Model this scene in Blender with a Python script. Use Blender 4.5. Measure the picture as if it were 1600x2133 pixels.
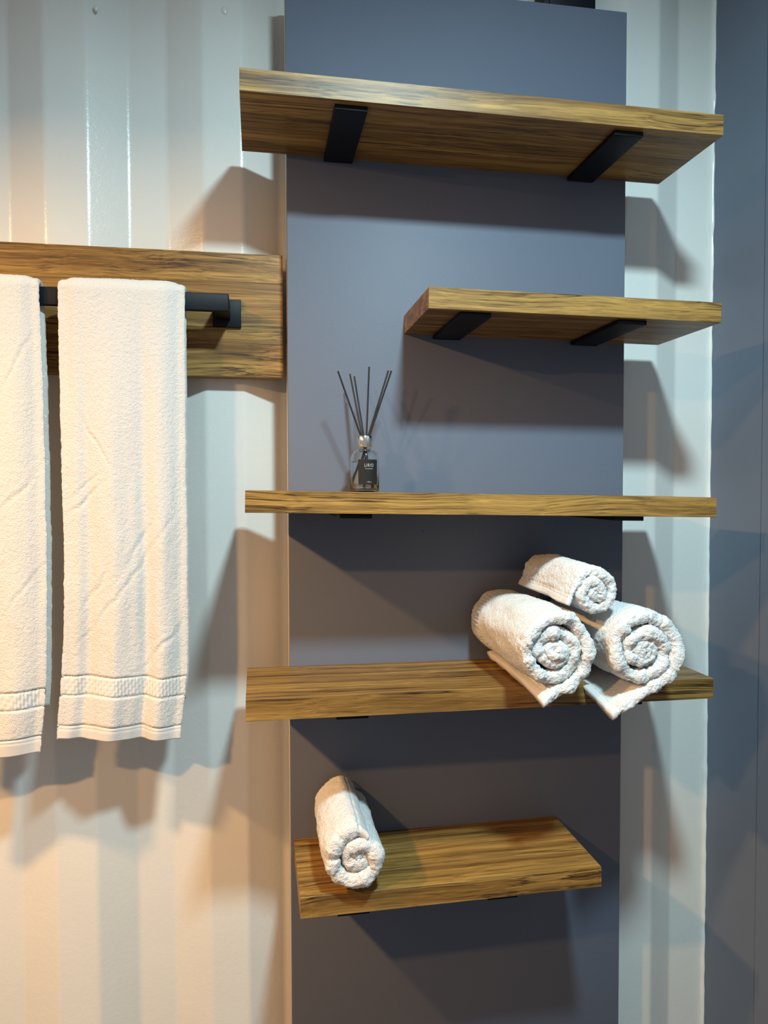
import bpy, bmesh, math, random
import numpy as np
from mathutils import Vector, Matrix

# ------------------------------------------------------------------ scene, camera, light
S = bpy.context.scene
COL = S.collection
for o in list(bpy.data.objects):
    bpy.data.objects.remove(o, do_unlink=True)

S.view_settings.view_transform = 'Standard'
S.view_settings.look = 'None'
S.view_settings.gamma = 1.0
S.view_settings.use_curve_mapping = False
S.view_settings.exposure = 0.0

cam_d = bpy.data.cameras.new('camera')
cam = bpy.data.objects.new('camera', cam_d)
COL.objects.link(cam)
S.camera = cam
cam_d.sensor_fit = 'HORIZONTAL'
cam_d.sensor_width = 36.0
cam_d.lens = 1551.77 / 1600.0 * 36.0
cam_d.clip_start = 0.02
YAW, PITCH, ROLL = 0.16979, -0.03364, -0.00235
fwd = Vector((math.sin(YAW) * math.cos(PITCH), math.cos(YAW) * math.cos(PITCH), math.sin(PITCH)))
rgt = Vector((math.cos(YAW), -math.sin(YAW), 0))
upv = rgt.cross(fwd)
r2 = rgt * math.cos(ROLL) + upv * math.sin(ROLL)
u2 = -rgt * math.sin(ROLL) + upv * math.cos(ROLL)
cam.matrix_world = Matrix(((r2.x, u2.x, -fwd.x, 0.0176), (r2.y, u2.y, -fwd.y, -1.4665),
                           (r2.z, u2.z, -fwd.z, 0.0229), (0, 0, 0, 1)))

world = bpy.data.worlds.new('world')
S.world = world
world.use_nodes = True
bg = world.node_tree.nodes['Background']
bg.inputs['Color'].default_value = (1.0, 0.95, 0.95, 1)
bg.inputs['Strength'].default_value = 0.31


def lamp(name, loc, aim, watts, color, size):
    d = bpy.data.lights.new(name, 'AREA')
    d.shape = 'DISK'
    d.size = size
    d.energy = watts
    d.color = color
    o = bpy.data.objects.new(name, d)
    COL.objects.link(o)
    o.location = loc
    o.rotation_euler = (Vector(aim)).to_track_quat('-Z', 'Y').to_euler()
    return o


lamp('ceiling_downlight', (0.38, -1.23, 1.18), (0.12, 0.0, -1), 53, (0.66, 0.93, 1.0), 0.17)
lamp('vanity_light', (-1.15, -1.566, 0.74), (0.0, 0.0, -1), 43, (1.0, 0.54, 0.20), 0.10)
lamp('vanity_light', (-1.15, -0.78, 0.76), (0.0, 0.0, -1), 40, (1.0, 0.54, 0.20), 0.10)

# ------------------------------------------------------------------ helpers
def link(name, me, mat=None, parent=None):
    o = bpy.data.objects.new(name, me)
    COL.objects.link(o)
    if mat is not None and me is not None:
        me.materials.clear()
        me.materials.append(mat)
    if parent is not None:
        o.parent = parent
    return o


def tag(o, label=None, cat=None, group=None, kind=None):
    if label: o['label'] = label
    if cat: o['category'] = cat
    if group: o['group'] = group
    if kind: o['kind'] = kind
    return o


def thing(name, label, cat, loc=(0, 0, 0), rot=(0, 0, 0), group=None):
    o = bpy.data.objects.new(name, None)
    o.empty_display_size = 0.05
    COL.objects.link(o)
    o.location = loc
    o.rotation_euler = rot
    return tag(o, label, cat, group)


def box_bm(x0, x1, y0, y1, z0, z1, bev=0.0, seg=2, bm=None):
    own = bm is None
    b = bmesh.new()
    bmesh.ops.create_cube(b, size=1.0)
    for v in b.verts:
        v.co = Vector(((x0 + x1) / 2 + v.co.x * (x1 - x0), (y0 + y1) / 2 + v.co.y * (y1 - y0),
                       (z0 + z1) / 2 + v.co.z * (z1 - z0)))
    if bev > 0:
        bmesh.ops.bevel(b, geom=list(b.edges), offset=bev, segments=seg, profile=0.5, affect='EDGES')
    if own:
        return b
    me = bpy.data.meshes.new('tmp')
    b.to_mesh(me)
    b.free()
    bm.from_mesh(me)
    bpy.data.meshes.remove(me)
    return bm


def bm_obj(name, bm, mat, parent=None, smooth=None):
    me = bpy.data.meshes.new(name)
    bm.to_mesh(me)
    bm.free()
    if smooth is not None:
        me.shade_smooth()
        if smooth < 3.1:
            me.set_sharp_from_angle(angle=smooth)
    return link(name, me, mat, parent)


def box(name, x0, x1, y0, y1, z0, z1, mat, parent=None, bev=0.001, seg=2):
    return bm_obj(name, box_bm(x0, x1, y0, y1, z0, z1, bev, seg), mat, parent, smooth=0.7)


def tube_bm(p, q, r, n=8, bm=None):
    bm = bm or bmesh.new()
    p, q = Vector(p), Vector(q)
    d = (q - p).normalized()
    a = d.orthogonal().normalized()
    b = d.cross(a)
    A, B = [], []
    for i in range(n):
        t = 2 * math.pi * i / n
        w = a * math.cos(t) * r + b * math.sin(t) * r
        A.append(bm.verts.new(p + w))
        B.append(bm.verts.new(q + w))
    for i in range(n):
        j = (i + 1) % n
        bm.faces.new((A[i], A[j], B[j], B[i]))
    bm.faces.new(A[::-1])
    bm.faces.new(B)
    return bm


def lathe_bm(prof, n=48, cap=True):
    bm = bmesh.new()
    rings = []
    for r, z in prof:
        if r < 1e-6:
            rings.append([bm.verts.new((0, 0, z))])
        else:
            rings.append([bm.verts.new((r * math.cos(2 * math.pi * i / n), r * math.sin(2 * math.pi * i / n), z))
                          for i in range(n)])
    for A, B in zip(rings[:-1], rings[1:]):
        for i in range(n):
            j = (i + 1) % n
            if len(A) == 1 and len(B) == 1:
                continue
            if len(A) == 1:
                bm.faces.new((A[0], B[j], B[i]))
            elif len(B) == 1:
                bm.faces.new((A[i], A[j], B[0]))
            else:
                bm.faces.new((A[i], A[j], B[j], B[i]))
    bmesh.ops.recalc_face_normals(bm, faces=bm.faces)
    return bm


def vnoise(P, scale, seed=0):
    """smooth 3-D value noise, -1..1"""
    Q = np.asarray(P, dtype=np.float64) * scale + seed * 17.31
    I = np.floor(Q).astype(np.int64)
    F = Q - I
    F = F * F * (3 - 2 * F)

    def h(i, j, k):
        n = (i * 73856093) ^ (j * 19349663) ^ (k * 83492791) ^ (seed * 2654435)
        n = (n ^ (n >> 13)) * 1274126177 & 0x7fffffff
        return ((n ^ (n >> 16)) & 0xffff) / 32767.5 - 1.0
    r = 0
    for a in (0, 1):
        wa = F[:, 0] if a else 1 - F[:, 0]
        for b in (0, 1):
            wb = F[:, 1] if b else 1 - F[:, 1]
            for c in (0, 1):
                wc = F[:, 2] if c else 1 - F[:, 2]
                r = r + wa * wb * wc * h(I[:, 0] + a, I[:, 1] + b, I[:, 2] + c)
    return r


def grid_normals(P):
    """P: (n,m,3) grid closed in m; outward normals by finite difference"""
    du = np.gradient(P, axis=0)
    dv = (np.roll(P, -1, 1) - np.roll(P, 1, 1)) * 0.5
    n = np.cross(du, dv)
    n /= np.linalg.norm(n, axis=2, keepdims=True) + 1e-12
    return n


def grid_mesh(name, P, mat, parent, rows=None, cap0=False, cap1=False):
    """tube-like grid (n rings of m points); rows=(a,b) keeps rings a..b"""
    n, m, _ = P.shape
    a, b = rows if rows else (0, n - 1)
    Q = P[a:b + 1]
    n = len(Q)
    i = np.arange(n - 1)[:, None]
    j = np.arange(m)[None, :]
    k = (j + 1) % m
    F = np.stack([i * m + j, i * m + k, (i + 1) * m + k, (i + 1) * m + j], axis=2).reshape(-1, 4)
    verts = Q.reshape(-1, 3)
    faces = F.tolist()
    if cap0:
        faces.append(list(range(m))[::-1])
    if cap1:
        faces.append(list(range((n - 1) * m, n * m)))
    me = bpy.data.meshes.new(name)
    me.from_pydata(verts.tolist(), [], faces)
    me.shade_smooth()
    me.update()
    return link(name, me, mat, parent)


# ------------------------------------------------------------------ materials
def mat_new(name):
    m = bpy.data.materials.new(name)
    m.use_nodes = True
    nt = m.node_tree
    return m, nt, nt.nodes['Principled BSDF']


def N(nt, t, **kw):
    n = nt.nodes.new(t)
    for k, v in kw.items():
        if k in n.inputs:
            n.inputs[k].default_value = v
        else:
            setattr(n, k, v)
    return n


def mapped(nt, scale, coord='Object', offset_random=False):
    tc = N(nt, 'ShaderNodeTexCoord')
    src = tc.outputs[coord]
    if offset_random:
        oi = N(nt, 'ShaderNodeObjectInfo')
        mul = N(nt, 'ShaderNodeVectorMath', operation='MULTIPLY_ADD')
        cmb = N(nt, 'ShaderNodeCombineXYZ')
        for a in range(3):
            nt.links.new(oi.outputs['Random'], cmb.inputs[a])
        nt.links.new(cmb.outputs[0], mul.inputs[0])
        mul.inputs[1].default_value = (13.0, 7.0, 5.0)
        nt.links.new(src, mul.inputs[2])
        src = mul.outputs[0]
    mp = N(nt, 'ShaderNodeMapping')
    mp.inputs['Scale'].default_value = scale
    nt.links.new(src, mp.inputs['Vector'])
    return mp.outputs[0]


def paint(name, col, rough, bump_scale=0, bump=0.0, spec=0.5, var=0.04, bump_dist=0.001, fine=0, fine_bump=0):
    m, nt, b = mat_new(name)
    b.inputs['Roughness'].default_value = rough
    b.inputs['Specular IOR Level'].default_value = spec
    v = mapped(nt, (1, 1, 1))
    nz = N(nt, 'ShaderNodeTexNoise', Scale=5.0, Detail=4.0)
    nt.links.new(v, nz.inputs['Vector'])
    rp = N(nt, 'ShaderNodeValToRGB')
    rp.color_ramp.elements[0].position = 0.3
    rp.color_ramp.elements[1].position = 0.7
    rp.color_ramp.elements[0].color = [c * (1 - var) for c in col] + [1]
    rp.color_ramp.elements[1].color = [min(1, c * (1 + var)) for c in col] + [1]
    nt.links.new(nz.outputs['Fac'], rp.inputs['Fac'])
    nt.links.new(rp.outputs[0], b.inputs['Base Color'])
    last = None
    for sc, st, ds in ((bump_scale, bump, bump_dist), (fine, fine_bump, bump_dist * .5)):
        if sc:
            n2 = N(nt, 'ShaderNodeTexNoise', Scale=sc, Detail=3.0)
            nt.links.new(v, n2.inputs['Vector'])
            bp = N(nt, 'ShaderNodeBump', Strength=st, Distance=ds)
            nt.links.new(n2.outputs['Fac'], bp.inputs['Height'])
            if last:
                nt.links.new(last.outputs[0], bp.inputs['Normal'])
            last = bp
    if last:
        nt.links.new(last.outputs[0], b.inputs['Normal'])
    return m


def wood(name, light, mid, dark, rough=0.42):
    m, nt, b = mat_new(name)
    L = nt.links.new
    base = mapped(nt, (1, 1, 1), 'Object', True)

    def sc(v, s):
        q = N(nt, 'ShaderNodeMapping')
        q.inputs['Scale'].default_value = s
        L(v, q.inputs['Vector'])
        return q.outputs[0]
    # slow warp so the grain wanders
    wn = N(nt, 'ShaderNodeTexNoise', Scale=1.0, Detail=2.0)
    L(sc(base, (3.2, 5, 5)), wn.inputs['Vector'])
    ma = N(nt, 'ShaderNodeVectorMath', operation='MULTIPLY_ADD')
    L(wn.outputs['Color'], ma.inputs[0])
    ma.inputs[1].default_value = (0.0, 0.032, 0.032)
    L(base, ma.inputs[2])
    W = ma.outputs[0]
    broad = N(nt, 'ShaderNodeTexNoise', Scale=1.0, Detail=3.0, Roughness=0.55)
    L(sc(W, (0.9, 46, 46)), broad.inputs['Vector'])
    veins = N(nt, 'ShaderNodeTexNoise', Scale=1.0, Detail=4.0, Roughness=0.6)
    L(sc(W, (1.0, 105, 105)), veins.inputs['Vector'])
    fib = N(nt, 'ShaderNodeTexNoise', Scale=1.0, Detail=3.0, Roughness=0.7)
    L(sc(W, (7, 480, 480)), fib.inputs['Vector'])
    r1 = N(nt, 'ShaderNodeValToRGB')
    e = r1.color_ramp.elements
    e[0].position, e[1].position = 0.30, 0.68
    e[0].color = list(mid) + [1]
    e[1].color = list(light) + [1]
    L(broad.outputs['Fac'], r1.inputs['Fac'])
    # veins: thin dark lines where the noise crosses a level, broken up by the broad noise
    r2 = N(nt, 'ShaderNodeValToRGB')
    e = r2.color_ramp.elements
    e[0].position, e[0].color = 0.445, (0, 0, 0, 1)
    e[1].position, e[1].color = 0.50, (1, 1, 1, 1)
    k = e.new(0.555)
    k.color = (0, 0, 0, 1)
    L(veins.outputs['Fac'], r2.inputs['Fac'])
    brk = N(nt, 'ShaderNodeTexNoise', Scale=1.0, Detail=2.0)
    L(sc(base, (4, 30, 30)), brk.inputs['Vector'])
    rb = N(nt, 'ShaderNodeMapRange')
    rb.inputs['From Min'].default_value = 0.36
    rb.inputs['From Max'].default_value = 0.60
    L(brk.outputs['Fac'], rb.inputs['Value'])
    mu = N(nt, 'ShaderNodeMath', operation='MULTIPLY')
    L(r2.outputs[0], mu.inputs[0])
    L(rb.outputs[0], mu.inputs[1])
    m2 = N(nt, 'ShaderNodeMath', operation='MULTIPLY')
    L(mu.outputs[0], m2.inputs[0])
    m2.inputs[1].default_value = 1.0
    mix = N(nt, 'ShaderNodeMix', data_type='RGBA')
    L(m2.outputs[0], mix.inputs[0])
    L(r1.outputs[0], mix.inputs[6])
    mix.inputs[7].default_value = list(dark) + [1]
    # fibres
    fr = N(nt, 'ShaderNodeMapRange')
    fr.inputs['From Min'].default_value = 0.3
    fr.inputs['From Max'].default_value = 0.7
    fr.inputs['To Min'].default_value = 0.50
    fr.inputs['To Max'].default_value = 1.32
    L(fib.outputs['Fac'], fr.inputs['Value'])
    mm = N(nt, 'ShaderNodeMix', data_type='RGBA', blend_type='MULTIPLY')
    mm.inputs[0].default_value = 1.0
    L(mix.outputs[2], mm.inputs[6])
    L(fr.outputs[0], mm.inputs[7])
    # plank to plank tone
    oi = N(nt, 'ShaderNodeObjectInfo')
    tr = N(nt, 'ShaderNodeMapRange')
    tr.inputs['To Min'].default_value = 0.82
    tr.inputs['To Max'].default_value = 1.14
    L(oi.outputs['Random'], tr.inputs['Value'])
    m3 = N(nt, 'ShaderNodeMix', data_type='RGBA', blend_type='MULTIPLY')
    m3.inputs[0].default_value = 1.0
    L(mm.outputs[2], m3.inputs[6])
    L(tr.outputs[0], m3.inputs[7])
    L(m3.outputs[2], b.inputs['Base Color'])
    b.inputs['Roughness'].default_value = rough
    b.inputs['Specular IOR Level'].default_value = 0.32
    bp = N(nt, 'ShaderNodeBump', Strength=0.25, Distance=0.0006)
    L(fib.outputs['Fac'], bp.inputs['Height'])
    L(bp.outputs[0], b.inputs['Normal'])
    return m


def terry(name, col, scale=520, strength=0.8, dist=0.0016):
    m, nt, b = mat_new(name)
    L = nt.links.new
    v = mapped(nt, (1, 1, 1))
    n1 = N(nt, 'ShaderNodeTexNoise', Scale=scale, Detail=3.0, Roughness=0.7)
    L(v, n1.inputs['Vector'])
    n2 = N(nt, 'ShaderNodeTexVoronoi', Scale=scale * 0.8)
    L(v, n2.inputs['Vector'])
    ad = N(nt, 'ShaderNodeMath', operation='SUBTRACT')
    L(n1.outputs['Fac'], ad.inputs[0])
    mul = N(nt, 'ShaderNodeMath', operation='MULTIPLY')
    L(n2.outputs['Distance'], mul.inputs[0])
    mul.inputs[1].default_value = 0.5
    L(mul.outputs[0], ad.inputs[1])
    bp = N(nt, 'ShaderNodeBump', Strength=strength, Distance=dist)
    L(ad.outputs[0], bp.inputs['Height'])
    L(bp.outputs[0], b.inputs['Normal'])
    b.inputs['Base Color'].default_value = list(col) + [1]
    b.inputs['Roughness'].default_value = 0.95
    b.inputs['Specular IOR Level'].default_value = 0.15
    b.inputs['Sheen Weight'].default_value = 0.15
    b.inputs['Sheen Roughness'].default_value = 0.6
    return m


M = {}
M['white'] = paint('white_gloss_paint', (0.70, 0.70, 0.67), 0.20, 90, 0.25, 0.42, 0.02, 0.0010, 380, 0.45)
M['blue'] = paint('slate_blue_paint', (0.124, 0.143, 0.192), 0.55, 260, 0.25, 0.35, 0.02, 0.0008)
M['navy'] = paint('dark_slate_paint', (0.136, 0.163, 0.218), 0.5, 200, 0.2, 0.35, 0.03, 0.0008)
M['cream'] = paint('cream_board_edge', (0.66, 0.58, 0.48), 0.5, 200, 0.2, 0.35, 0.06, 0.0008)
M['caulk'] = paint('white_caulk', (0.78, 0.78, 0.75), 0.2, 60, 0.3, 0.5, 0.02, 0.001)
M['floor'] = paint('grey_floor', (0.05, 0.045, 0.04), 0.5, 30, 0.2)
M['ceil'] = paint('white_ceiling', (0.6, 0.6, 0.58), 0.6, 30, 0.2)
M['black'] = paint('black_powder_coat', (0.005, 0.006, 0.010), 0.5, 900, 0.15, 0.2, 0.1, 0.0004)
M['wood'] = wood('brown_teak', (0.44, 0.250, 0.064), (0.170, 0.080, 0.020), (0.035, 0.014, 0.005))
M['terry'] = terry('white_terry', (0.66, 0.645, 0.625))
M['plush'] = terry('white_plush_terry', (0.75, 0.745, 0.735), 430, 0.9, 0.0026)
M['weave'] = terry('white_woven_border', (0.66, 0.645, 0.625), 900, 0.3)
M['reed'] = paint('black_reed', (0.012, 0.012, 0.013), 0.6, 900, 0.2)
m, nt, b = mat_new('chrome_cap')
b.inputs['Base Color'].default_value = (0.86, 0.82, 0.76, 1)
b.inputs['Metallic'].default_value = 1.0
b.inputs['Roughness'].default_value = 0.16
M['chrome'] = m
m, nt, b = mat_new('clear_glass')
b.inputs['Base Color'].default_value = (0.96, 0.98, 0.98, 1)
b.inputs['Roughness'].default_value = 0.0
b.inputs['IOR'].default_value = 1.48
b.inputs['Transmission Weight'].default_value = 1.0
M['glass'] = m
m, nt, b = mat_new('clear_liquid')
b.inputs['Base Color'].default_value = (0.93, 0.94, 0.92, 1)
b.inputs['Roughness'].default_value = 0.0
b.inputs['IOR'].default_value = 1.36
b.inputs['Transmission Weight'].default_value = 1.0
M['liquid'] = m
M['label'] = paint('charcoal_label', (0.020, 0.018, 0.018), 0.6, 600, 0.1, 0.2)
m, nt, b = mat_new('white_print')
b.inputs['Base Color'].default_value = (0.75, 0.75, 0.73, 1)
b.inputs['Roughness'].default_value = 0.6
M['print'] = m

# ------------------------------------------------------------------ room shell
PR, RC = 0.082, 0.118                       # proud and recessed planes of the corrugated steel wall
ZF, ZC = -1.50, 1.24


def corrugated():
    pts = []
    per = 0.2985
    k0 = -0.004                             # right end of a proud flat
    for k in range(-5, 4):
        e = k0 + per * k
        if k == 3:
            e = 0.902
        pts += [(e - 0.077, PR), (e, PR), (e + 0.0745, RC), (e + 0.1475, RC)]
    pts = pts[:-1]
    pts[-1] = (0.968, RC)
    pts.append((1.075, RC))
    out = []
    rad = 0.006
    for i, p in enumerate(pts):
        p = np.array(p)
        if i in (0, len(pts) - 1):
            out.append(p)
            continue
        a = np.array(pts[i - 1]) - p
        c = np.array(pts[i + 1]) - p
        a /= np.linalg.norm(a)
        c /= np.linalg.norm(c)
        s, t = p + a * rad, p + c * rad
        out.append(p + a * (rad + 0.002))
        for q in np.linspace(0, 1, 7):
            out.append((1 - q) ** 2 * s + 2 * q * (1 - q) * p + q * q * t)
        out.append(p + c * (rad + 0.002))
    return np.array(out)


prof = corrugated()
zs = np.linspace(ZF, ZC, 60)
V, F = [], []
n = len(prof)
for iz, z in enumerate(zs):
    for (x, y) in prof:
        V.append((x, y, z))
V = np.array(V)
V[:, 1] += 0.0010 * vnoise(V * np.array([1, 1, .35]), 9, 3)
for i in range(len(zs) - 1):
    for j in range(n - 1):
        F.append((i * n + j, i * n + j + 1, (i + 1) * n + j + 1, (i + 1) * n + j))
me = bpy.data.meshes.new('wall_back')
me.from_pydata(V.tolist(), [], F)
me.shade_smooth()
wall = link('wall_back', me, M['white'])
tag(wall, 'white gloss-painted corrugated steel container wall', kind='structure')
# paint blobs on the steel near the top
for (x, z, r) in ((-0.281, 0.953, 0.006), (-0.037, 0.974, 0.008)):
    bm = bmesh.new()
    bmesh.ops.create_uvsphere(bm, u_segments=14, v_segments=8, radius=1)
    for v in bm.verts:
        v.co = Vector((x + v.co.x * r * 0.8, PR + 0.001 + v.co.y * 0.0030, z + v.co.z * r * (1.25 if v.co.z < 0 else .8)))
    bm_obj('paint_blob', bm, M['white'], wall, smooth=3.14)

bm = box_bm(1.057, 1.12, -0.073, 0.16, ZF, ZC)
box_bm(1.0515, 1.12, -1.9, -0.073, ZF, ZC, 0.002, 2, bm)
wr = bm_obj('wall_right', bm, M['navy'])
tag(wr, 'dark slate painted side wall on the right', kind='structure')
# uneven caulk line in the corner
rows, m_ = 160, 9
P = np.zeros((rows, m_, 3))
zz = np.linspace(ZF, ZC, rows)
for j in range(m_):
    a = math.pi * 0.5 * j / (m_ - 1) * 1.0
    for_i = 0.0075 + 0.0022 * vnoise(np.stack([zz, zz * 0, zz * 0], 1), 28, 5) + 0.0012 * vnoise(np.stack([zz, zz * 0, zz * 0], 1), 90, 6)
    P[:, j, 0] = 1.0575 - for_i * math.cos(a) * 1.0
    P[:, j, 1] = RC + 0.001 - for_i * math.sin(a) * 1.2
    P[:, j, 2] = zz
P = np.concatenate([P, np.stack([np.full(rows, 1.0585), np.full(rows, RC + .002), zz], 1)[:, None, :]], 1)
tr = grid_mesh('trim_1', P, M['caulk'], None)
tag(tr, 'lumpy white caulk line in the corner', kind='structure')

tag(box('floor', -1.6, 1.12, -2.6, 0.16, ZF - 0.05, ZF, M['floor'], None, 0), kind='structure')
tag(box('ceiling', -1.6, 1.12, -2.6, 0.16, ZC, ZC + 0.05, M['ceil'], None, 0), kind='structure')

# blue backing board behind the shelves
PX0, PX1, PZ = 0.080, 0.7816, 1.003
bb = thing('backing_board', 'tall slate blue painted board behind the five shelves', 'board', (0.43, 0.08, ZF))
o = box('face', PX0 - 0.43, PX1 - 0.43, -0.080, -0.062, 0, PZ - ZF, M['blue'], bb, 0.0012)
o = box('edge_frame', PX0 - 0.43 + 0.0008, PX1 - 0.43 - 0.0008, -0.0615, 0.002, 0, PZ - ZF - 0.001, M['cream'], bb, 0.0005)

bm = bmesh.new()
bmesh.ops.create_uvsphere(bm, u_segments=10, v_segments=6, radius=0.0011)
bmesh.ops.translate(bm, verts=bm.verts, vec=(0.348 - 0.43, -0.0800, -0.066 - ZF))
bm_obj('nail_hole', bm, M['black'], bb, smooth=3.14)

# black box above the board
wf = thing('wall_fixture', 'black box on the white wall above the blue board', 'fixture', (0.672, PR, 1.0))
box('housing', -0.0585, 0.0555, -0.050, 0.0, 0.008, 0.17, M['black'], wf, 0.002)
box('cover', -0.0475, 0.0505, -0.054, -0.050, 0.008, 0.16, M['black'], wf, 0.001)

# ------------------------------------------------------------------ shelves
SH = [  # x0, x1, top z at x=.4, thickness, depth, tilt, label, brackets(left edges), plank cuts
    (-0.0037, 0.8563, 0.6970, 0.0367, 0.2203, -0.0072, 'topmost long wooden shelf, empty, nearest the top of the blue board', (0.152, 0.652), (0.075, 0.150)),
    (0.3103, 0.8587, 0.3627, 0.0364, 0.2175, -0.0103, 'short empty wooden shelf on the right, second from the top', (0.369, 0.662), (0.085, 0.160)),
    (-0.0004, 0.8504, 0.0102, 0.0363, 0.2225, -0.0179, 'long wooden shelf with the reed diffuser standing on it', (0.158, 0.660), (0.070, 0.145)),
    (-0.0024, 0.8511, -0.3314, 0.0373, 0.2189, -0.0046, 'long wooden shelf carrying three rolled white towels', (0.150, 0.660), (0.080, 0.135)),
    (0.0858, 0.6336, -0.6732, 0.0364, 0.2155, 0.0088, 'lowest short wooden shelf holding a single rolled towel', (0.150, 0.420), (0.075, 0.150)),
]
for si, (x0, x1, zt, t, d, til, lab, brs, cuts) in enumerate(SH):
    xc = (x0 + x1) / 2
    root = thing('wall_shelf', lab, 'shelf', (xc, 0, zt + til * (xc - 0.4)), (0, -math.atan(til), 0),
                 'teak shelves on the blue board')
    h = (x1 - x0) / 2
    ys = [0.0] + [-c for c in cuts] + [-d]
    for a, c in zip(ys[:-1], ys[1:]):
        bm = box_bm(-h, h, c, a, -t, 0, 0.0004, 1)
        if si == 4 and c == ys[-1]:
            # worn, rounded vertical corner at the right front
            ed = [e for e in bm.edges if abs(e.verts[0].co.x - e.verts[1].co.x) < 1e-6 and
                  abs(e.verts[0].co.y - e.verts[1].co.y) < 1e-6 and e.verts[0].co.x > h - 0.001 and e.verts[0].co.y < c + 0.001]
            bmesh.ops.bevel(bm, geom=ed, offset=0.006, segments=4, affect='EDGES')
        bm_obj('plank', bm, M['wood'], root, smooth=0.6)
    for bx in brs:
        bl = bx - xc
        br = box('bracket', bl, bl + 0.056, -0.203, -0.0005, -t - 0.0085, -t - 0.0002, M['black'], root, 0.0012)
        box('end_lip', bl, bl + 0.056, -0.2065, -0.2032, -t - 0.0085, -t - 0.0002, M['black'], br, 0.001)

# ------------------------------------------------------------------ towel rack on the left
rack = thing('towel_rack', 'wooden wall board with a black towel rail', 'towel rack', (-0.43, PR, 0.242))
for a, c in ((0.0, 0.092), (0.092, 0.187), (0.187, 0.243)):
    bm_obj('plank', box_bm(-0.52, 0.503, -0.033, -0.0005, a, c, 0.0004, 1), M['wood'], rack, smooth=0.6)
ry = -PR
rz = -0.242
rail = box('rail', -0.40, 0.400, -0.035 + ry, -0.023 + ry, 0.351 + rz, 0.384 + rz, M['black'], rack, 0.0022, 3)
for xx in (0.372, -0.40):
    box('post', xx, xx + 0.028, -0.0235 + ry, 0.0435 + ry, 0.352 + rz, 0.383 + rz, M['black'], rack, 0.0015)
for xx in (0.366, -0.424):
    box('mount_plate', xx, xx + 0.055, 0.043 + ry, 0.0492 + ry, 0.338 + rz, 0.393 + rz, M['black'], rack, 0.0012)


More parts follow.
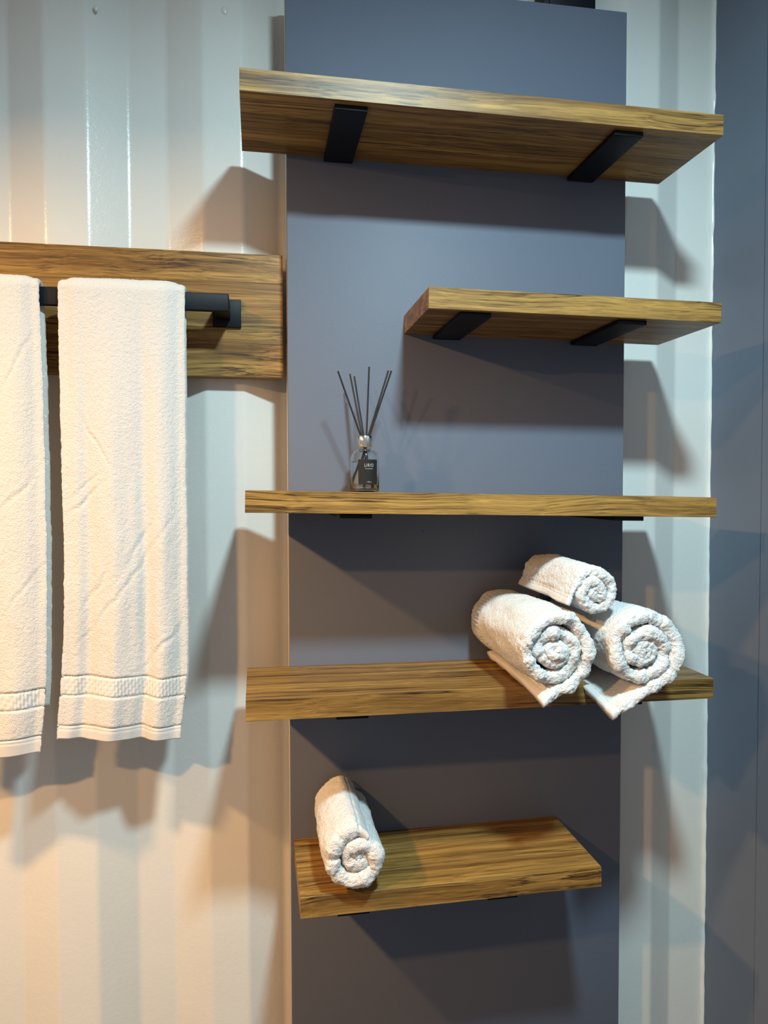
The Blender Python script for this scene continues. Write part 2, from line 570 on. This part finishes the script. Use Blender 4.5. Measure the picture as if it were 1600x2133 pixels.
def hanging_towel(label, xl, xr, zbl, zbr, band, hem, seed, creases, ridges, ztop=0.378, back_z=-0.38, curl=0.0):
    """towel folded over the rail; xl/xr: edge position as function tables over z"""
    t, rad, yc = 0.018, 0.016, -0.029
    root = thing('hanging_towel', label, 'towel', (0, 0, 0), group='towels on the rail')
    zb = min(zbl, zbr)
    nf = 420
    path, nor = [], []
    for z in np.linspace(zb, ztop, nf):
        path.append((yc - rad, z)); nor.append((-1, 0))
    for a in np.linspace(0, math.pi, 22)[1:-1]:
        path.append((yc - rad * math.cos(a), ztop + rad * math.sin(a))); nor.append((-math.cos(a), math.sin(a)))
    for z in np.linspace(ztop, back_z, 120):
        path.append((yc + rad, z)); nor.append((1, 0))
    path, nor = np.array(path), np.array(nor)
    n = len(path)
    # cross-section: (u across 0..1, offset -1..1)
    NU = 130
    uu = np.linspace(0, 1, NU)
    loop = [(u, 1.0, 0.0) for u in uu]                                    # outer face left to right
    loop += [(1.0, math.cos(a), math.sin(a)) for a in np.linspace(0, math.pi, 10)[1:-1]]
    loop += [(u, -1.0, 0.0) for u in np.linspace(1, 0, 40)]
    loop += [(0.0, math.cos(a), -math.sin(a)) for a in np.linspace(math.pi, 0, 10)[1:-1]]
    loop = np.array(loop)
    m = len(loop)
    Z = path[:, 1]
    L = np.interp(Z, xl[0], xl[1])
    R = np.interp(Z, xr[0], xr[1])
    th = np.full(n, t / 2)
    th[:nf] = t / 2 * (0.55 + 0.45 * np.clip((Z[:nf] - zb) / 0.03, 0, 1))
    P = np.zeros((n, m, 3))
    u = loop[:, 0][None, :]
    off = loop[:, 1][None, :]
    side = loop[:, 2][None, :]
    inset = th[:, None]
    P[:, :, 0] = L[:, None] + inset + (R - L - 2 * th)[:, None] * u + side * th[:, None]
    front = (nor[:, 0] < -0.5)[:, None]
    # pillow: outer face falls off towards the side edges
    edge = np.minimum(u, 1 - u) * (R - L)[:, None]
    fall = 0.8 * th[:, None] * np.exp(-(edge / 0.017) ** 2) * (1 - 0.65 * np.clip(nor[:, 1], 0, 1))[:, None]
    o_ = off * th[:, None] - fall * np.clip(off, -0.2, 1)
    drop = np.clip((ztop - Z) / 0.75, 0, 1)[:, None]
    fold = np.zeros((n, m))
    for (c, w, amp, lean) in ridges:
        fold += amp * np.exp(-((u - c - lean * drop) / w) ** 2) * (0.06 + 1.6 * drop)
    Zm = np.repeat(Z[:, None], m, 1)
    U2 = np.stack([np.repeat(u, n, 0).ravel() * 0.22, Zm.ravel(), Zm.ravel() * 0], 1)
    cwx = (vnoise(U2, 26, seed + 12) * 0.006 + vnoise(U2, 70, seed + 13) * 0.0022).reshape(n, m)
    cwz = (vnoise(U2, 26, seed + 14) * 0.006 + vnoise(U2, 70, seed + 15) * 0.0022).reshape(n, m)
    for (u0, z0, u1, z1, w, amp) in creases:
        ax, az = (u0 - 0.5) * 0.22, z0
        bx, bz = (u1 - 0.5) * 0.22, z1
        px, pz = (u - 0.5) * 0.22 + cwx, Zm + cwz
        dx, dz = bx - ax, bz - az
        ll = dx * dx + dz * dz
        tt = np.clip(((px - ax) * dx + (pz - az) * dz) / ll, 0, 1)
        dist = np.sqrt((px - ax - tt * dx) ** 2 + (pz - az - tt * dz) ** 2)
        sgn = ((px - ax) * dz - (pz - az) * dx) / math.sqrt(ll)
        fade = np.sin(np.pi * np.clip(tt, 0.02, .98)) ** 0.5
        fold += np.where(front, 0.17 * amp * fade * np.exp(-(dist / w) ** 2) * np.sign(sgn + 1e-9) ** 0 - 0.5 * amp * fade * np.exp(-((sgn - 1.8 * w) / w) ** 2) * (dist < 4 * w), 0)
    Q = np.stack([P[:, :, 0] * 6, Zm * 1.6, np.zeros_like(Zm) + nor[:, 0][:, None]], 2).reshape(-1, 3)
    low = vnoise(Q, 5, seed).reshape(n, m) * 0.0022 + vnoise(Q, 13, seed + 1).reshape(n, m) * 0.0008
    tot = o_ + np.where(off > 0, 1, 0.3) * (fold + low * (0.3 + drop))
    P[:, :, 1] = path[:, 0][:, None] + nor[:, 0][:, None] * tot
    shear = ((zbl - zb) * (1 - u) + (zbr - zb) * u)
    P[:, :, 2] = Zm + nor[:, 1][:, None] * tot + shear * (1 - np.clip((Zm - zb) / (ztop - zb), 0, 1)) * front
    # rounding of the upper corners
    top = np.clip((P[:, :, 2] - (ztop + 0.0)) / 0.03, 0, 1)
    P[:, :, 2] -= 0.0035 * top * np.exp(-(edge / 0.008) ** 2)
    # edge wobble
    wob = vnoise(np.stack([Z * 0, Z, Z * 0], 1), 22, seed + 4) * 0.0016
    P[:, :, 0] += wob[:, None] * (np.abs(u - 0.5) * 2) ** 2 + (vnoise(np.stack([Z * 0 + 3, Z, Z * 0], 1), 160, seed + 6) * 0.0007)[:, None] * side
    # terry loops, borders
    nrm = grid_normals(P)
    if nrm[nf // 2, NU // 2, 1] > 0:
        nrm = -nrm
    flat = P.reshape(-1, 3)
    loops = (vnoise(flat, 480, seed + 2) * 0.0005 + vnoise(flat, 240, seed + 3) * 0.00022).reshape(n, m)
    zq = P[:, :, 2]
    fr = np.where(front, 1.0, 0.0)
    zrel = zq - shear * 1.0
    b0, b1 = band
    inb = ((zrel > b0) & (zrel < b1)) * fr
    inh = (zrel < hem) * fr
    d_ = loops * (1 - 0.85 * np.maximum(inb, inh))
    d_ += inb * (-0.0008 + 0.0009 * np.sign(np.sin(P[:, :, 0] * 2 * np.pi / 0.0056)))
    for ln, dep in ((b0, 0.0032), (b1, 0.0032), (hem, 0.0030), (hem - 0.006, 0.0012)):
        d_ -= fr * dep * np.exp(-((zrel - ln + 0.0015 * vnoise(np.stack([P[:, :, 0].ravel(), zq.ravel() * 0, zq.ravel() * 0], 1), 25, seed + 8).reshape(n, m)) / 0.0016) ** 2)
    P += nrm * d_[:, :, None]
    # split along the rows nearest to the grooves
    rz_ = Z[:nf]
    k = lambda z: int(np.argmin(np.abs(rz_ - z)))
    h1, k0, k1 = k(hem), k(b0), k(b1)
    P2 = P[:, ::-1, :]
    grid_mesh('hem', P2, M['weave'], root, (0, h1), cap0=True)
    grid_mesh('lower_pile', P2, M['terry'], root, (h1, k0))
    grid_mesh('border_band', P2, M['weave'], root, (k0, k1))
    grid_mesh('pile', P2, M['terry'], root, (k1, n - 1), cap1=True)
    return root


zt_ = [-0.50, -0.431, -0.327, -0.179, -0.049, 0.207, 0.395]
hanging_towel('fully visible white terry towel over the rail beside the shelves',
              (zt_, [-0.347, -0.344, -0.333, -0.326, -0.327, -0.3285, -0.329]),
              (zt_, [-0.129, -0.124, -0.110, -0.1085, -0.110, -0.1095, -0.108]),
              -0.434, -0.445, (-0.365, -0.330), -0.421, 11,
              [(0.0, -0.03, 0.30, 0.03, 0.004, 0.0028), (0.12, 0.16, 0.42, 0.07, 0.0035, 0.0028), (0.02, 0.0, 0.28, 0.05, 0.003, 0.002),
               (0.05, -0.27, 0.95, -0.02, 0.004, 0.0022), (0.60, -0.31, 0.98, -0.22, 0.004, 0.0030),
               (0.10, -0.20, 0.35, -0.12, 0.004, 0.0020), (0.45, -0.13, 0.72, -0.03, 0.005, 0.0024)],
              [(0.40, 0.11, 0.008, 0.03), (0.66, 0.06, -0.007, 0.02), (0.82, 0.08, 0.005, 0.0), (0.17, 0.07, -0.007, 0.0)])
tl = hanging_towel('white terry towel cut off by the left picture edge',
              (zt_, [-0.60, -0.597, -0.588, -0.584, -0.584, -0.585, -0.586]),
              (zt_, [-0.374, -0.368, -0.3585, -0.3545, -0.355, -0.356, -0.361]),
              -0.470, -0.456, (-0.386, -0.354), -0.440, 23,
              [(0.70, 0.20, 0.98, 0.30, 0.004, 0.0024), (0.65, -0.02, 0.95, 0.05, 0.004, 0.0022), (0.72, -0.20, 0.98, -0.12, 0.004, 0.002)],
              [(0.80, 0.10, 0.003, 0.0), (0.55, 0.08, -0.003, 0.0)])


# loose threads along the right edge of the left towel
for (x, z, ln, dz) in ((-0.3560, 0.222, 0.006, 0.004), (-0.3555, 0.152, 0.005, -0.002), (-0.3550, 0.066, 0.006, 0.003), (-0.3560, -0.228, 0.005, -0.004)):
    pts = [Vector((x - 0.004, -0.045, z)), Vector((x + ln * 0.5, -0.046, z - 0.001)), Vector((x + ln, -0.047, z + dz)), Vector((x + ln * 0.6, -0.046, z + dz * 1.6))]
    bm = bmesh.new()
    for p, q in zip(pts[:-1], pts[1:]):
        tube_bm(p, q, 0.00035, 5, bm)
    bm_obj('loose_thread', bm, M['weave'], tl, smooth=1.0)


# ------------------------------------------------------------------ rolled towels
def rolled_towel(label, cx, cz, R, pitch, turns, dirn, th0, yf, yb, tail, seed, squash=(1, 1), twist=0.0,
                 tail_t=0.5, droop=0.0, band=None, x_shift=0.0, core=0.35, axial_var=0.006, z_shift=0.0, hem_w=0.011):
    root = thing('rolled_towel', label, 'towel', (cx, (yf + yb) / 2, cz), group='rolled towels on the shelves')
    t = pitch * 1.06
    step = 0.0021
    # path: tail (s<0) then spiral
    ph = [0.0]
    while ph[-1] < turns * 2 * math.pi:
        r = max(R - t / 2 - pitch * ph[-1] / (2 * math.pi), core * t)
        ph.append(ph[-1] + min(step / r, 0.25))
    ph = np.array(ph)
    r = np.maximum(R - t / 2 - pitch * ph / (2 * math.pi), core * t)
    th = th0 + dirn * ph
    irr = 1 + np.clip(ph / (2 * math.pi), 0, 1) * 0.10 * (vnoise(np.stack([np.cos(th) * 1.3, np.sin(th) * 1.3, ph * 0.05], 1), 1.0, seed + 9)
                                                          + 0.5 * vnoise(np.stack([np.cos(th) * 1.3, np.sin(th) * 1.3, ph * 0.05], 1), 2.6, seed + 10))
    r = r * irr
    C = np.stack([r * np.cos(th), r * np.sin(th)], 1)
    wcore = np.clip((ph / (2 * math.pi) - 0.9) / 1.0, 0, 1)[:, None]
    sq = math.radians(35 + seed % 7 * 11)
    dirv = np.array([math.cos(sq), math.sin(sq)])
    C = C - wcore * 0.28 * (C @ dirv)[:, None] * dirv[None, :]
    nt_ = max(3, int(tail / step))
    tg = np.array([-math.sin(th0), math.cos(th0)]) * dirn
    nr0 = np.array([math.cos(th0), math.sin(th0)])
    ss = np.linspace(tail, 0, nt_, endpoint=False)
    T = C[0][None, :] - tg[None, :] * ss[:, None]
    C = np.concatenate([T, C])
    C[:, 0] *= squash[0]
    C[:, 1] *= squash[1]
    n = len(C)
    tan = np.gradient(C, axis=0)
    tan /= np.linalg.norm(tan, axis=1, keepdims=True)
    nor = np.stack([tan[:, 1], -tan[:, 0]], 1) * dirn
    arc = np.concatenate([[0], np.cumsum(np.linalg.norm(np.diff(C, axis=0), axis=1))])
    thick = np.full(n, t / 2)
    ramp = np.clip(arc / max(tail + 0.02, 0.02), 0, 1)
    thick *= tail_t + (1 - tail_t) * ramp
    shift = -(t / 2 - thick)                       # keep outer surface flush
    # end of the spiral core rounds off
    thick *= np.clip((arc[-1] - arc) / 0.008, 0.15, 1) ** 0.5
    # profile: axial from front to back on the outer side, and back on the inner side
    A = yb - yf
    na = 84
    ax = np.linspace(0, 1, na)
    prof = [(a, 1.0, 0.0) for a in ax]
    prof += [(1.0, math.cos(q), math.sin(q)) for q in np.linspace(0, math.pi, 9)[1:-1]]
    prof += [(a, -1.0, 0.0) for a in np.linspace(1, 0, 36)]
    prof += [(0.0, math.cos(q), -math.sin(q)) for q in np.linspace(math.pi, 0, 17)[1:-1]]
    prof = np.array(prof)
    m = len(prof)
    a = prof[:, 0][None, :]
    off = prof[:, 1][None, :]
    sd = prof[:, 2][None, :]
    tk = thick[:, None]
    # uneven front end along the winding
    K = np.stack([arc, arc * 0, arc * 0], 1)
    fe = axial_var * (vnoise(K, 16, seed) + 0.55 * vnoise(K, 45, seed + 1))
    be = axial_var * 0.8 * vnoise(K, 14, seed + 2)
    inner = np.clip(arc / arc[-1], 0, 1)
    fe = fe + 0.004 * inner                         # the core sits a little deeper
    Y = (yf + fe)[:, None] + tk + (A - fe + be)[:, None] * a - 2 * tk * a + sd * tk * 0.80
    Y0 = (Y - yf) / A
    O = off * tk + shift[:, None]
    X = C[:, 0][:, None] + nor[:, 0][:, None] * O
    Zz = C[:, 1][:, None] + nor[:, 1][:, None] * O
    X = X + x_shift * Y0
    Zz = Zz + z_shift * Y0
    # gentle body wobble shared by every layer
    ang = np.arctan2(Zz, X)
    rr = np.hypot(X, Zz)
    W = np.stack([np.cos(ang) * 1.0, np.sin(ang) * 1.0, Y0 * 2.5], 2).reshape(-1, 3)
    wb = vnoise(W, 1.6, seed + 3).reshape(n, m) * 0.0035 + vnoise(W, 4.0, seed + 4).reshape(n, m) * 0.0016
    g = np.clip(rr / R, 0, 1.2)
    X = X + np.cos(ang) * wb * g
    Zz = Zz + np.sin(ang) * wb * g
    # droop of the tail where it hangs over the shelf front
    isT = np.clip((tail - arc) / max(tail, 1e-4), 0, 1)[:, None]
    Zz = Zz - droop * isT * np.clip((-0.225 - Y) / 0.08, 0, 1)
    P = np.stack([X, Y - (yf + yb) / 2, Zz], 2)
    nrm = grid_normals(P)
    # orient outwards
    test = (nrm[n // 2, 20, 0] * nor[n // 2, 0] + nrm[n // 2, 20, 2] * nor[n // 2, 1])
    if test < 0:
        nrm = -nrm
    flat = P.reshape(-1, 3)
    # puckers on the folded front edge
    endw = np.exp(-((Y - yf - 0.008) / 0.020) ** 2)
    pk = vnoise(np.stack([np.repeat(arc[:, None], m, 1).ravel(), flat[:, 1] * 0.4, np.repeat(off, n, 0).ravel() * 0.004], 1), 62, seed + 7).reshape(n, m)
    pk2 = np.abs(vnoise(np.stack([np.repeat(arc[:, None], m, 1).ravel(), flat[:, 1] * 0.5, flat[:, 1] * 0], 1), 34, seed + 8).reshape(n, m))
    d_ = endw * (0.0030 * pk + 0.012 * (np.minimum(pk2, 0.22) - 0.22))
    loops = (vnoise(flat, 420, seed + 5) * 0.0010 + vnoise(flat, 210, seed + 6) * 0.0007).reshape(n, m)
    hemz = (arc < hem_w)[:, None] * 1.0
    inb = np.zeros((n, m))
    if band:
        inb = ((Y0 > band[0]) & (Y0 < band[1])) * (off > 0.5) * 1.0
    d_ = d_ + loops * (1 + 0.8 * endw) * (1 - 0.8 * np.maximum(hemz, inb))
    d_ = d_ + inb * (0.0017 * np.sign(np.sin(arc[:, None] * 2 * np.pi / 0.0062)) - 0.0008)
    for hl in (hem_w, hem_w + 0.005):
        d_ = d_ - 0.0016 * np.exp(-((arc[:, None] - hl) / 0.0013) ** 2)
    P = P + nrm * d_[:, :, None]
    kh = int(np.argmin(np.abs(arc - hem_w)))
    Q = P if test > 0 else P[:, ::-1, :]
    grid_mesh('hem', Q, M['weave'], root, (0, kh), cap0=True)
    grid_mesh('roll', Q, M['plush'], root, (kh, n - 1), cap1=True)
    return root


PI = math.pi
# shelf top near x=.5 / .65 on the fourth shelf
rolled_towel('thick rolled white towel at the left of the three stacked rolls', 0.5035, -0.2515, 0.0755, 0.0208, 3.35, 1, math.radians(-80), -0.315, -0.012,
             0.036, 31, squash=(0.98, 1.03), droop=0.018, tail_t=0.62, band=(0.80, 0.92))
rolled_towel('thick rolled white towel at the right end of the three stacked rolls', 0.6580, -0.2530, 0.0765, 0.0212, 3.3, 1, math.radians(-70), -0.322, -0.012,
             0.086, 47, squash=(1.0, 1.0), droop=0.020, tail_t=0.62)
rolled_towel('small rolled white towel lying on top of two bigger rolls', 0.583, -0.1580, 0.0500, 0.0185, 2.4, -1, math.radians(150), -0.295, -0.055,
             0.040, 59, squash=(1.0, 0.95), tail_t=0.4, axial_var=0.005, z_shift=0.004)
rolled_towel('single rolled white towel on the lowest shelf', 0.1825, -0.6080, 0.0662, 0.0270, 2.2, 1, math.radians(70), -0.244, -0.012,
             0.004, 71, squash=(1.0, 1.0), tail_t=0.3, hem_w=0.019)

# ------------------------------------------------------------------ reed diffuser
BX, BY = 0.2185, -0.080
BZ = 0.0102 - 0.0179 * (BX - 0.4) + 0.0002
df = thing('reed_diffuser', 'glass reed diffuser with black sticks and dark label', 'diffuser', (BX, BY, BZ))
RB = 0.0274
outer = [(0, 0.0), (RB - 0.004, 0.0), (RB - 0.0012, 0.0012), (RB, 0.004), (RB, 0.058)]
for q in np.linspace(0, 1, 9)[1:]:
    a = q * PI / 2
    outer.append((0.0125 + (RB - 0.0125) * math.cos(a), 0.058 + 0.0225 * math.sin(a)))
outer += [(0.0125, 0.088), (0.0125, 0.092)]
inner = [(0.0100, 0.092), (0.0100, 0.080)]
for q in np.linspace(1, 0, 9):
    a = q * PI / 2
    inner.append((0.0100 + (RB - 0.0025 - 0.0100) * math.cos(a), 0.0575 + 0.0205 * math.sin(a)))
inner += [(RB - 0.0025, 0.008), (RB - 0.005, 0.0055), (0, 0.0050)]
bottle = bm_obj('bottle', lathe_bm(outer + inner, 56), M['glass'], df, smooth=0.8)
RL = RB - 0.0027
bm_obj('liquid', lathe_bm([(0, 0.0053), (RL - 0.003, 0.0057), (RL, 0.0085), (RL, 0.0560), (RL - 0.001, 0.0568), (0, 0.0565)], 48), M['liquid'], df, smooth=0.8)
cp = lathe_bm([(0.0060, 0.0835), (0.0142, 0.0835), (0.0148, 0.0842), (0.0148, 0.1040), (0.0142, 0.1048), (0.0118, 0.1048),
               (0.0112, 0.1040), (0.0112, 0.0930), (0.0060, 0.0930), (0.0060, 0.0835)], 56)
bm_obj('cap', cp, M['chrome'], df, smooth=0.8)
# label: curved sheet on the front right of the bottle
bm = bmesh.new()
a0, a1 = math.radians(-90 - 33), math.radians(-90 + 46)
R1, R0 = RB + 0.0006, RB + 0.0001
nn = 28
vv = []
for i in range(nn + 1):
    a = a0 + (a1 - a0) * i / nn
    vv.append([bm.verts.new((R * math.cos(a), R * math.sin(a), z)) for R in (R0, R1) for z in (0.0140, 0.0600)])
for i in range(nn):
    p, q = vv[i], vv[i + 1]
    bm.faces.new((p[2], q[2], q[3], p[3]))
    bm.faces.new((q[0], p[0], p[1], q[1]))
    bm.faces.new((p[1], p[3], q[3], q[1]))
    bm.faces.new((p[0], q[0], q[2], p[2]))
bm.faces.new((vv[0][0], vv[0][2], vv[0][3], vv[0][1]))
bm.faces.new((vv[-1][0], vv[-1][1], vv[-1][3], vv[-1][2]))
label = bm_obj('label', bm, M['label'], df, smooth=0.5)
tag(label, 'charcoal label with white print')


def print_text(body, size, zc, ac, name, sx=1.0):
    cu = bpy.data.curves.new(name, 'FONT')
    cu.body = body
    cu.size = size
    cu.align_x = 'CENTER'
    cu.align_y = 'CENTER'
    cu.extrude = 0.00008
    cu.offset = -size * 0.018
    cu.space_character = 1.25
    ob = bpy.data.objects.new(name, cu)
    COL.objects.link(ob)
    bpy.context.view_layer.update()
    dg = bpy.context.evaluated_depsgraph_get()
    me = bpy.data.meshes.new_from_object(ob.evaluated_get(dg))
    bpy.data.objects.remove(ob, do_unlink=True)
    Rt = R1 + 0.0001
    for v in me.vertices:
        a = ac + v.co.x * sx / Rt
        rr = Rt + v.co.z
        v.co = Vector((rr * math.cos(a), rr * math.sin(a), zc + v.co.y))
    return link(name, me, M['print'], label)


ac = math.radians(-90 + 9)
print_text('LIRIO', 0.0088, 0.0490, ac, 'brand_print', 0.70)
print_text('FRAGRANCIA', 0.0025, 0.0428, ac, 'sub_print', 0.8)
print_text('100ml', 0.0030, 0.0185, ac, 'volume_print', 1.0)

# reeds: (tip x, tip y, tip z) world, neck offset
def px_pt(u, v, y):
    """point of the room seen at a photo pixel, at a given depth (measured from the photograph)"""
    d = r2 * ((u - 800) / 1551.77) - u2 * ((v - 1066.5) / 1551.77) + fwd
    c = Vector((0.0176, -1.4665, 0.0229))
    return c + d * ((y - c.y) / d.y)


reeds = [((704, 773), -0.100, (-0.006, -0.004)), ((729, 779), -0.040, (-0.003, 0.005)), ((738, 784), -0.055, (0.0, 0.004)),
         ((769, 764), -0.090, (0.003, -0.004)), ((809, 772), -0.075, (0.006, 0.001)), ((815.5, 772), -0.105, (0.007, -0.003))]
for (uv, y, nk) in reeds:
    tip = px_pt(uv[0], uv[1], y) - Vector((BX, BY, BZ))
    neck = Vector((nk[0], nk[1], 0.1000))
    d = (neck - tip).normalized()
    foot = tip + d * ((0.0075 - tip.z) / d.z)
    rr = math.hypot(foot.x, foot.y)
    if rr > RL - 0.003:                       # bend the foot back inside the glass
        foot.x *= (RL - 0.003) / rr
        foot.y *= (RL - 0.003) / rr
    bm = tube_bm(tip, neck, 0.00165, 8)
    tube_bm(neck, foot, 0.00165, 8, bm)
    bm_obj('reed', bm, M['reed'], df, smooth=0.6)
